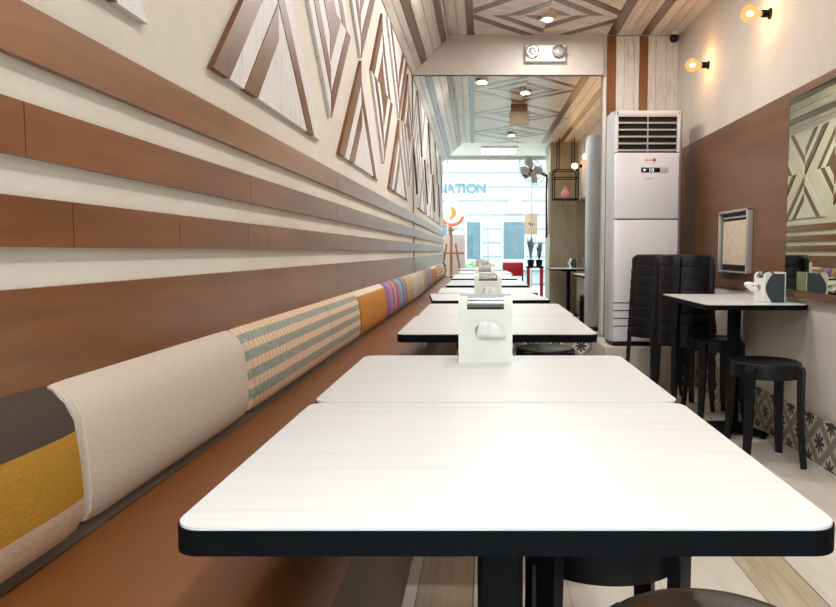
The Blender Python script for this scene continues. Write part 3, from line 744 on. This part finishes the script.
def glow():
    m, nt, b = mat('amber_bulb_glass'); nt.nodes.remove(b); tr = node(nt, 'ShaderNodeBsdfTransparent'); e = node(nt, 'ShaderNodeEmission')
    e.inputs[0].default_value = lin('#ffc878'); e.inputs[1].default_value = 1.1
    mx = node(nt, 'ShaderNodeMixShader'); mx.inputs[0].default_value = 0.6
    nt.links.new(tr.outputs[0], mx.inputs[1]); nt.links.new(e.outputs[0], mx.inputs[2]); nt.links.new(mx.outputs[0], nt.nodes['Material Output'].inputs[0]); return m
M['bulb'] = glow(); M['filament'] = emit('glowing_filament', '#ffdf98', 9.0)
blabels = ['glowing amber globe bulb on the right wall, nearest the air conditioner', 'glowing amber globe bulb on the right wall, second from the air conditioner',
           'glowing amber globe bulb on the right wall, third from the air conditioner', 'glowing amber globe bulb on the right wall, fourth from the air conditioner', 'glowing amber globe bulb on the right wall, nearest the pillar']
for i, y in enumerate((5.10, 4.02, 2.94, 1.86, 0.78)):
    r = thing('wall_lamp', blabels[i], 'wall lamp', (XR, y, 2.335), 0, 'globe bulbs on the right wall')
    RX = Matrix.Rotation(-PI / 2, 4, 'Y')
    bm = bmesh.new(); lathe(bm, [(.03, 0), (.03, .006), (.021, .01), (.021, .045), (.019, .05)], 20, 0, 0, RX); bmobj('socket', bm, M['black_metal'], r, True)
    bm = bmesh.new(); pf = [(.014, .05), (.016, .062)] + [(.048 * math.sin(t), .118 - .048 * math.cos(t)) for t in [0.45 + (PI - .45) * k / 14 for k in range(14)]] + [(0, .166)]
    lathe(bm, pf, 24, 0, 0, RX); gb = bmobj('globe', bm, M['bulb'], r, True)
    bm = bmesh.new(); lathe(bm, [(0, .092), (.010, .097), (.016, .112), (.013, .128), (0, .136)], 14, 0, 0, RX); bmobj('filament', bm, M['filament'], gb, True)
    l = bpy.data.lights.new('bulb_light', 'POINT'); l.energy = 9.0; l.color = (1, .56, .23); l.shadow_soft_size = .04
    lo = bpy.data.objects.new('bulb_light', l); COL.objects.link(lo); lo.parent = r; lo.location = (-.118, 0, 0)
fr = thing('picture_frame', 'silver framed notice on the brown panel above the stacked stools', 'frame', (XR - .012, 4.40, 0.877))
bm = bmesh.new()
for a in ((-.25, -.238, 0, .39), (.238, .25, 0, .39)): box(bm, -.04, 0, a[0], a[1], a[2], a[3], .003)
box(bm, -.04, 0, -.25, .25, .375, .39, .003); box(bm, -.03, 0, -.25, .25, 0, .010, .003); bmobj('frame', bm, M['silver'], fr, True)
obox('backing', M['slot'], fr, -.012, 0, -.236, .23, .017, .366)
obox('notice', M['paper'], fr, -.018, -.0125, -.18, .215, .05, .325)
bm = bmesh.new(); box(bm, -.026, -.012, -.235, .228, .34, .350); bmobj('rail', bm, M['chrome'], fr)

# ------------------------------------------------------------------ front bay: sign, easel, fan, shelf, plants
ls = thing('window_letters', 'slate blue NATION lettering on the shop window', 'lettering', (-0.79 * K, YF + .005, kz(2.205)))
ls.scale = (K, 1, K)
MX = Matrix.Rotation(PI / 2, 4, 'X')
x = -0.055
for ch, adv in zip('NATION', (.185, .185, .15, .075, .205, .18)):
    o = text_mesh(ch, .265, .002, M['sign_blue'], ls, MX, 'letter', .011)
    o.location = (x, .004, .0); x += adv
    me = o.data
lg = thing('window_logo', 'round white and orange logo on the shop window', 'logo', (-0.545 * K, YF + .008, kz(1.79)))
lg.scale = (K, 1, K)
bm = bmesh.new(); lathe(bm, [(.275, -.001), (.275, .001)], 48, 0, 0, MX); bmobj('disc', bm, M['film_white'], lg)
def arc(r0, r1, a0, a1, y0, y1, n=24):
    bm = bmesh.new(); p = [(r1 * math.cos(a0 + (a1 - a0) * k / n), r1 * math.sin(a0 + (a1 - a0) * k / n)) for k in range(n + 1)] + [(r0 * math.cos(a1 - (a1 - a0) * k / n), r0 * math.sin(a1 - (a1 - a0) * k / n)) for k in range(n + 1)]
    prism(bm, p, 1, y0, y1); return bm
bmobj('lower_arc', arc(.205, .27, math.radians(200), math.radians(345), .0015, .004), M['redorange'], lg)
bm = bmesh.new()
for k in range(9):
    a = math.radians(35 + 14 * k); c, s_ = math.cos(a), math.sin(a)
    p = [(c * .225 - s_ * .012, s_ * .225 + c * .012), (c * .225 + s_ * .012, s_ * .225 - c * .012), (c * .26 + s_ * .012, s_ * .26 - c * .012), (c * .26 - s_ * .012, s_ * .26 + c * .012)]
    prism(bm, p, 1, .0015, .004)
bmobj('upper_marks', bm, M['pink'], lg)
bm = bmesh.new(); prism(bm, [(-.03, .13), (.02, .145), (.05, .10), (.085, .06), (.10, .0), (.075, -.06), (.03, -.09), (-.02, -.15), (-.05, -.12), (-.035, -.06), (.0, -.02), (-.02, .02), (.0, .05), (-.02, .08)], 1, .0015, .004); bmobj('centre_mark', bm, M['orange'], lg)
ea = thing('easel', 'wooden easel standing inside the shop window', 'easel', (-0.50, -1.05, 0))
def bar(name, m, parent, a, b, wd=.035, th=.02):
    a, b = Vector(a), Vector(b); d = (b - a).normalized(); u = d.cross(Vector((0, 1, 0))).normalized(); v = d.cross(u); bm = bmesh.new()
    ribbon(bm, [[p - u * wd / 2 - v * th / 2, p + u * wd / 2 - v * th / 2, p + u * wd / 2 + v * th / 2, p - u * wd / 2 + v * th / 2] for p in (a, b)]); return bmobj(name, bm, m, parent)
bar('mast', M['easel'], ea, (0, .02, .02), (0, -.03, 1.46), .05)
bar('leg', M['easel'], ea, (-.28, .08, 0), (-.08, .0, 1.15)); bar('leg', M['easel'], ea, (.28, .08, 0), (.08, .0, 1.15)); bar('leg', M['easel'], ea, (0, -.35, 0), (0, -.06, 1.2))
bar('tray', M['easel'], ea, (-.24, .06, .98), (.24, .06, .98), .03, .05); bar('top_clamp', M['easel'], ea, (-.05, .0, 1.40), (.05, .0, 1.40), .05, .04)
tag(obox('display_board', M['board'], None, -.74, -.25, -1.40, -1.38, 0.02, 1.32), 'grey display board behind the easel', 'board')
fa = thing('wall_fan', 'grey wall fan fixed to the side of the khaki pillar', 'fan', (1.16, .15, 2.24))
fa.scale = (1.25, 1.25, 1.25)
obox('wall_plate', M['white_plastic'], fa, -.03, 0, -.06, .06, -.75, .05, .008)
bm = bmesh.new(); tube(bm, [(-.02, 0, 0), (-.12, .03, .04), (-.2, .06, .04)], .018, 10); bmobj('arm', bm, M['black_metal'], fa, True)
FM = Matrix.Translation((-.27, .09, .05)) @ Matrix.Rotation(-.55, 4, 'Z') @ Matrix.Rotation(-PI / 2, 4, 'X') @ Matrix.Rotation(.35, 4, 'X')
bm = bmesh.new(); lathe(bm, [(0, -.10), (.05, -.09), (.055, 0), (.03, .04), (0, .05)], 18, 0, 0, FM); bmobj('motor', bm, M['black_metal'], fa, True)
bm = bmesh.new()
for rr, zz in ((.20, .03), (.20, .06), (.14, .085), (.08, .095), (.14, .005)):
    tube(bm, [FM @ Vector((rr * math.cos(2 * PI * k / 32), rr * math.sin(2 * PI * k / 32), zz)) for k in range(33)], .0035, 5)
for k in range(16):
    a = 2 * PI * k / 16; tube(bm, [FM @ Vector((q * math.cos(a), q * math.sin(a), z)) for q, z in ((.04, -.01), (.14, .005), (.2, .03), (.2, .06), (.14, .085), (.03, .098))], .0025, 4)
bmobj('guard', bm, M['silver'], fa)
bm = bmesh.new()
for k in range(4):
    a = k * PI / 2
    P = [(.03, -.02), (.08, -.07), (.17, -.06), (.18, .03), (.1, .05), (.03, .02)]
    lo = [FM @ Vector((p[0] * math.cos(a) - p[1] * math.sin(a), p[0] * math.sin(a) + p[1] * math.cos(a), .045 + .12 * p[1])) for p in P]; hi = [q + (FM.to_3x3() @ Vector((0, 0, .003))) for q in lo]
    l_ = [bm.verts.new(q) for q in lo]; h_ = [bm.verts.new(q) for q in hi]; bm.faces.new(l_[::-1]); bm.faces.new(h_)
    for i in range(6): bm.faces.new((l_[i], l_[(i + 1) % 6], h_[(i + 1) % 6], h_[i]))
bmobj('blades', bm, M['grey_plastic'], fa)
bm = bmesh.new(); tube(bm, [(-.04, .04, -.02), (-.05, .07, -.25), (-.045, .07, -.55), (-.04, .05, -.8)], .012, 8); bmobj('cord', bm, M['black_plastic'], fa, True)
sh = thing('hanging_shelf', 'black metal cage shelf hanging from the ceiling before the pillar', 'shelf', (1.36, .62, 1.83))
bm = bmesh.new(); hx, hy, hz = .185, .14, .45
def rod(a, b, r=.009): tube(bm, [a, b], r, 6)
for z in (0, .33, hz):
    for s in (-1, 1): rod((-hx, s * hy, z), (hx, s * hy, z)); rod((s * hx, -hy, z), (s * hx, hy, z))
for s in (-1, 1):
    for q in (-1, 1): rod((s * hx, q * hy, 0), (s * hx, q * hy, hz))
bmobj('cage', bm, M['black_metal'], sh)
for s in (-1, 1):
    for q in (-1, 1):
        bm = bmesh.new(); tube(bm, [(s * .12, q * hy, hz), (s * .12, q * hy, ZC - 1.83 - .013)], .008, 6); bmobj('hanging_rod', bm, M['black_metal'], sh)
obox('shelf_board', M['black_metal'], sh, -hx, hx, -hy, hy, -.006, .006)
bm = bmesh.new(); lathe(bm, [(0, .0), (.05, 0), (.07, .05), (.06, .11), (.025, .16), (.03, .2), (0, .2)], 20); v_ = bmobj('vase', bm, M['pink'], None, True); v_.location = (1.36, .62, 1.8365); tag(v_, 'pink vase inside the black hanging shelf', 'vase')
ps = tag(obox('poster', M['film_white'], None, .87, 1.11, YF + .006, YF + .012, kz(1.36), kz(1.79)), 'cream poster with two dark marks on the shop window', 'poster')
ps.data.materials.clear(); ps.data.materials.append(M['paper'])
bm = bmesh.new()
for xx in (.965, 1.01):
    lathe(bm, [(.018, -.001), (.018, .001)], 12, 0, 0, Matrix.Translation((xx, YF + .0135, 1.53)) @ MX); prism(bm, [(xx, 1.535), (xx + .02, 1.535), (xx + .014, 1.49), (xx + .004, 1.49)], 1, YF + .0122, YF + .014)
q_ = bmobj('quote_mark', bm, M['slot'], ps)
sd = thing('plant_stand', 'narrow black topped stand with red legs beside the pillar', 'stand', (0.93, 0.12, 0))
obox('top', M['black_metal'], sd, -.14, .14, -.14, .14, .74, .765, .004)
for s in (-1, 1):
    for q in (-1, 1): obox('leg', M['red'], sd, s * .11 - .018, s * .11 + .018, q * .11 - .018, q * .11 + .018, 0, .74)
for k, (px, h) in enumerate(((-.07, .42), (.07, .34))):
    pt = thing('potted_plant', 'grey green plant in a black pot, %s on the red legged stand' % ('taller one' if k == 0 else 'shorter one'), 'plant', (0.93 + px, 0.12, .765), 0, 'potted plants')
    bm = bmesh.new(); lathe(bm, [(.045, 0), (.06, .11), (.055, .11), (.05, .1)], 18); bmobj('pot', bm, M['black_plastic'], pt, True)
    bm = bmesh.new(); rnd = random.Random(k)
    for i in range(34):
        a = rnd.random() * 2 * PI; ln = h * (.5 + .5 * rnd.random()); sp = .12 * rnd.random(); c, s_ = math.cos(a), math.sin(a)
        P0, P1, P2 = Vector((0, 0, .1)), Vector((c * sp * .4, s_ * sp * .4, .1 + ln * .6)), Vector((c * sp, s_ * sp, .1 + ln)); pe = Vector((-s_, c, 0)) * .018
        a1, a2, b1, b2, t_ = [bm.verts.new(q) for q in (P0 - pe * .3, P0 + pe * .3, P1 - pe, P1 + pe, P2)]; bm.faces.new((a1, a2, b2, b1)); bm.faces.new((b1, b2, t_))
    bmobj('leaves', bm, M['sage'], pt)
ch = thing('red_chair', 'red backed chair by the foreground tables, seen in the mirror', 'chair', (0.60, -0.35, 0))
obox('seat', M['red'], ch, -.19, .19, -.19, .19, .43, .47, .015); obox('backrest', M['red'], ch, -.18, .18, -.20, -.17, .58, .82, .012)
for s in (-1, 1):
    obox('leg', M['black_metal'], ch, s * .17 - .012, s * .17 + .012, -.197, -.173, 0, .78); obox('leg', M['black_metal'], ch, s * .17 - .012, s * .17 + .012, .15, .174, 0, .43)

# ------------------------------------------------------------------ street outside
struct(obox('ground', M['pave'], None, -14, 14, -14, YF, -.15, -.02), 'pale paving outside the shop', 'ground')
bd = thing('building', 'white horizontally lined building across the street', 'building', (0, -9.5, -.02))
obox('wall', M['siding'], bd, -9, 9, -.4, 0, 0, 4.3)
for x0_, x1_ in ((-3.2, -2.1), (-1.4, -.75), (-.30, .12), (.80, 1.45), (2.2, 3.4)):
    wi = obox('window', M['film_white'], bd, x0_ - .06, x1_ + .06, 0, .05, .75, 1.97); obox('pane', M['far_glass'], wi, x0_, x1_, .04, .06, .8, 1.92)
obox('signboard', M['pink_sign'], bd, .94, 1.36, 0, .08, 2.2, 2.68); obox('ledge', M['siding'], bd, -9, 9, 0, .25, .45, .6)
sb = thing('shrub', 'small green shrub in a pot outside the shop window', 'plant', (-0.15, -2.4, -.02))
bm = bmesh.new(); lathe(bm, [(.13, 0), (.17, .35), (.15, .35), (.14, .32)], 20); bmobj('pot', bm, M['grey_plastic'], sb, True)
bm = bmesh.new(); rnd = random.Random(3)
for i in range(160):
    d = Vector((rnd.gauss(0, 1), rnd.gauss(0, 1), rnd.gauss(0, 1))).normalized(); p = Vector((0, 0, .6)) + d * .24 * (.4 + .6 * rnd.random()); u = d.cross(Vector((.3, .2, 1))).normalized() * .03; v = d.cross(u).normalized() * .05
    bm.faces.new([bm.verts.new(q) for q in (p - u, p + v, p + u, p - v)])
bmobj('foliage', bm, M['leaf'], sb); bm = bmesh.new(); tube(bm, [(0, 0, .3), (0, 0, .6)], .012, 6); bmobj('stem', bm, M['easel'], sb)
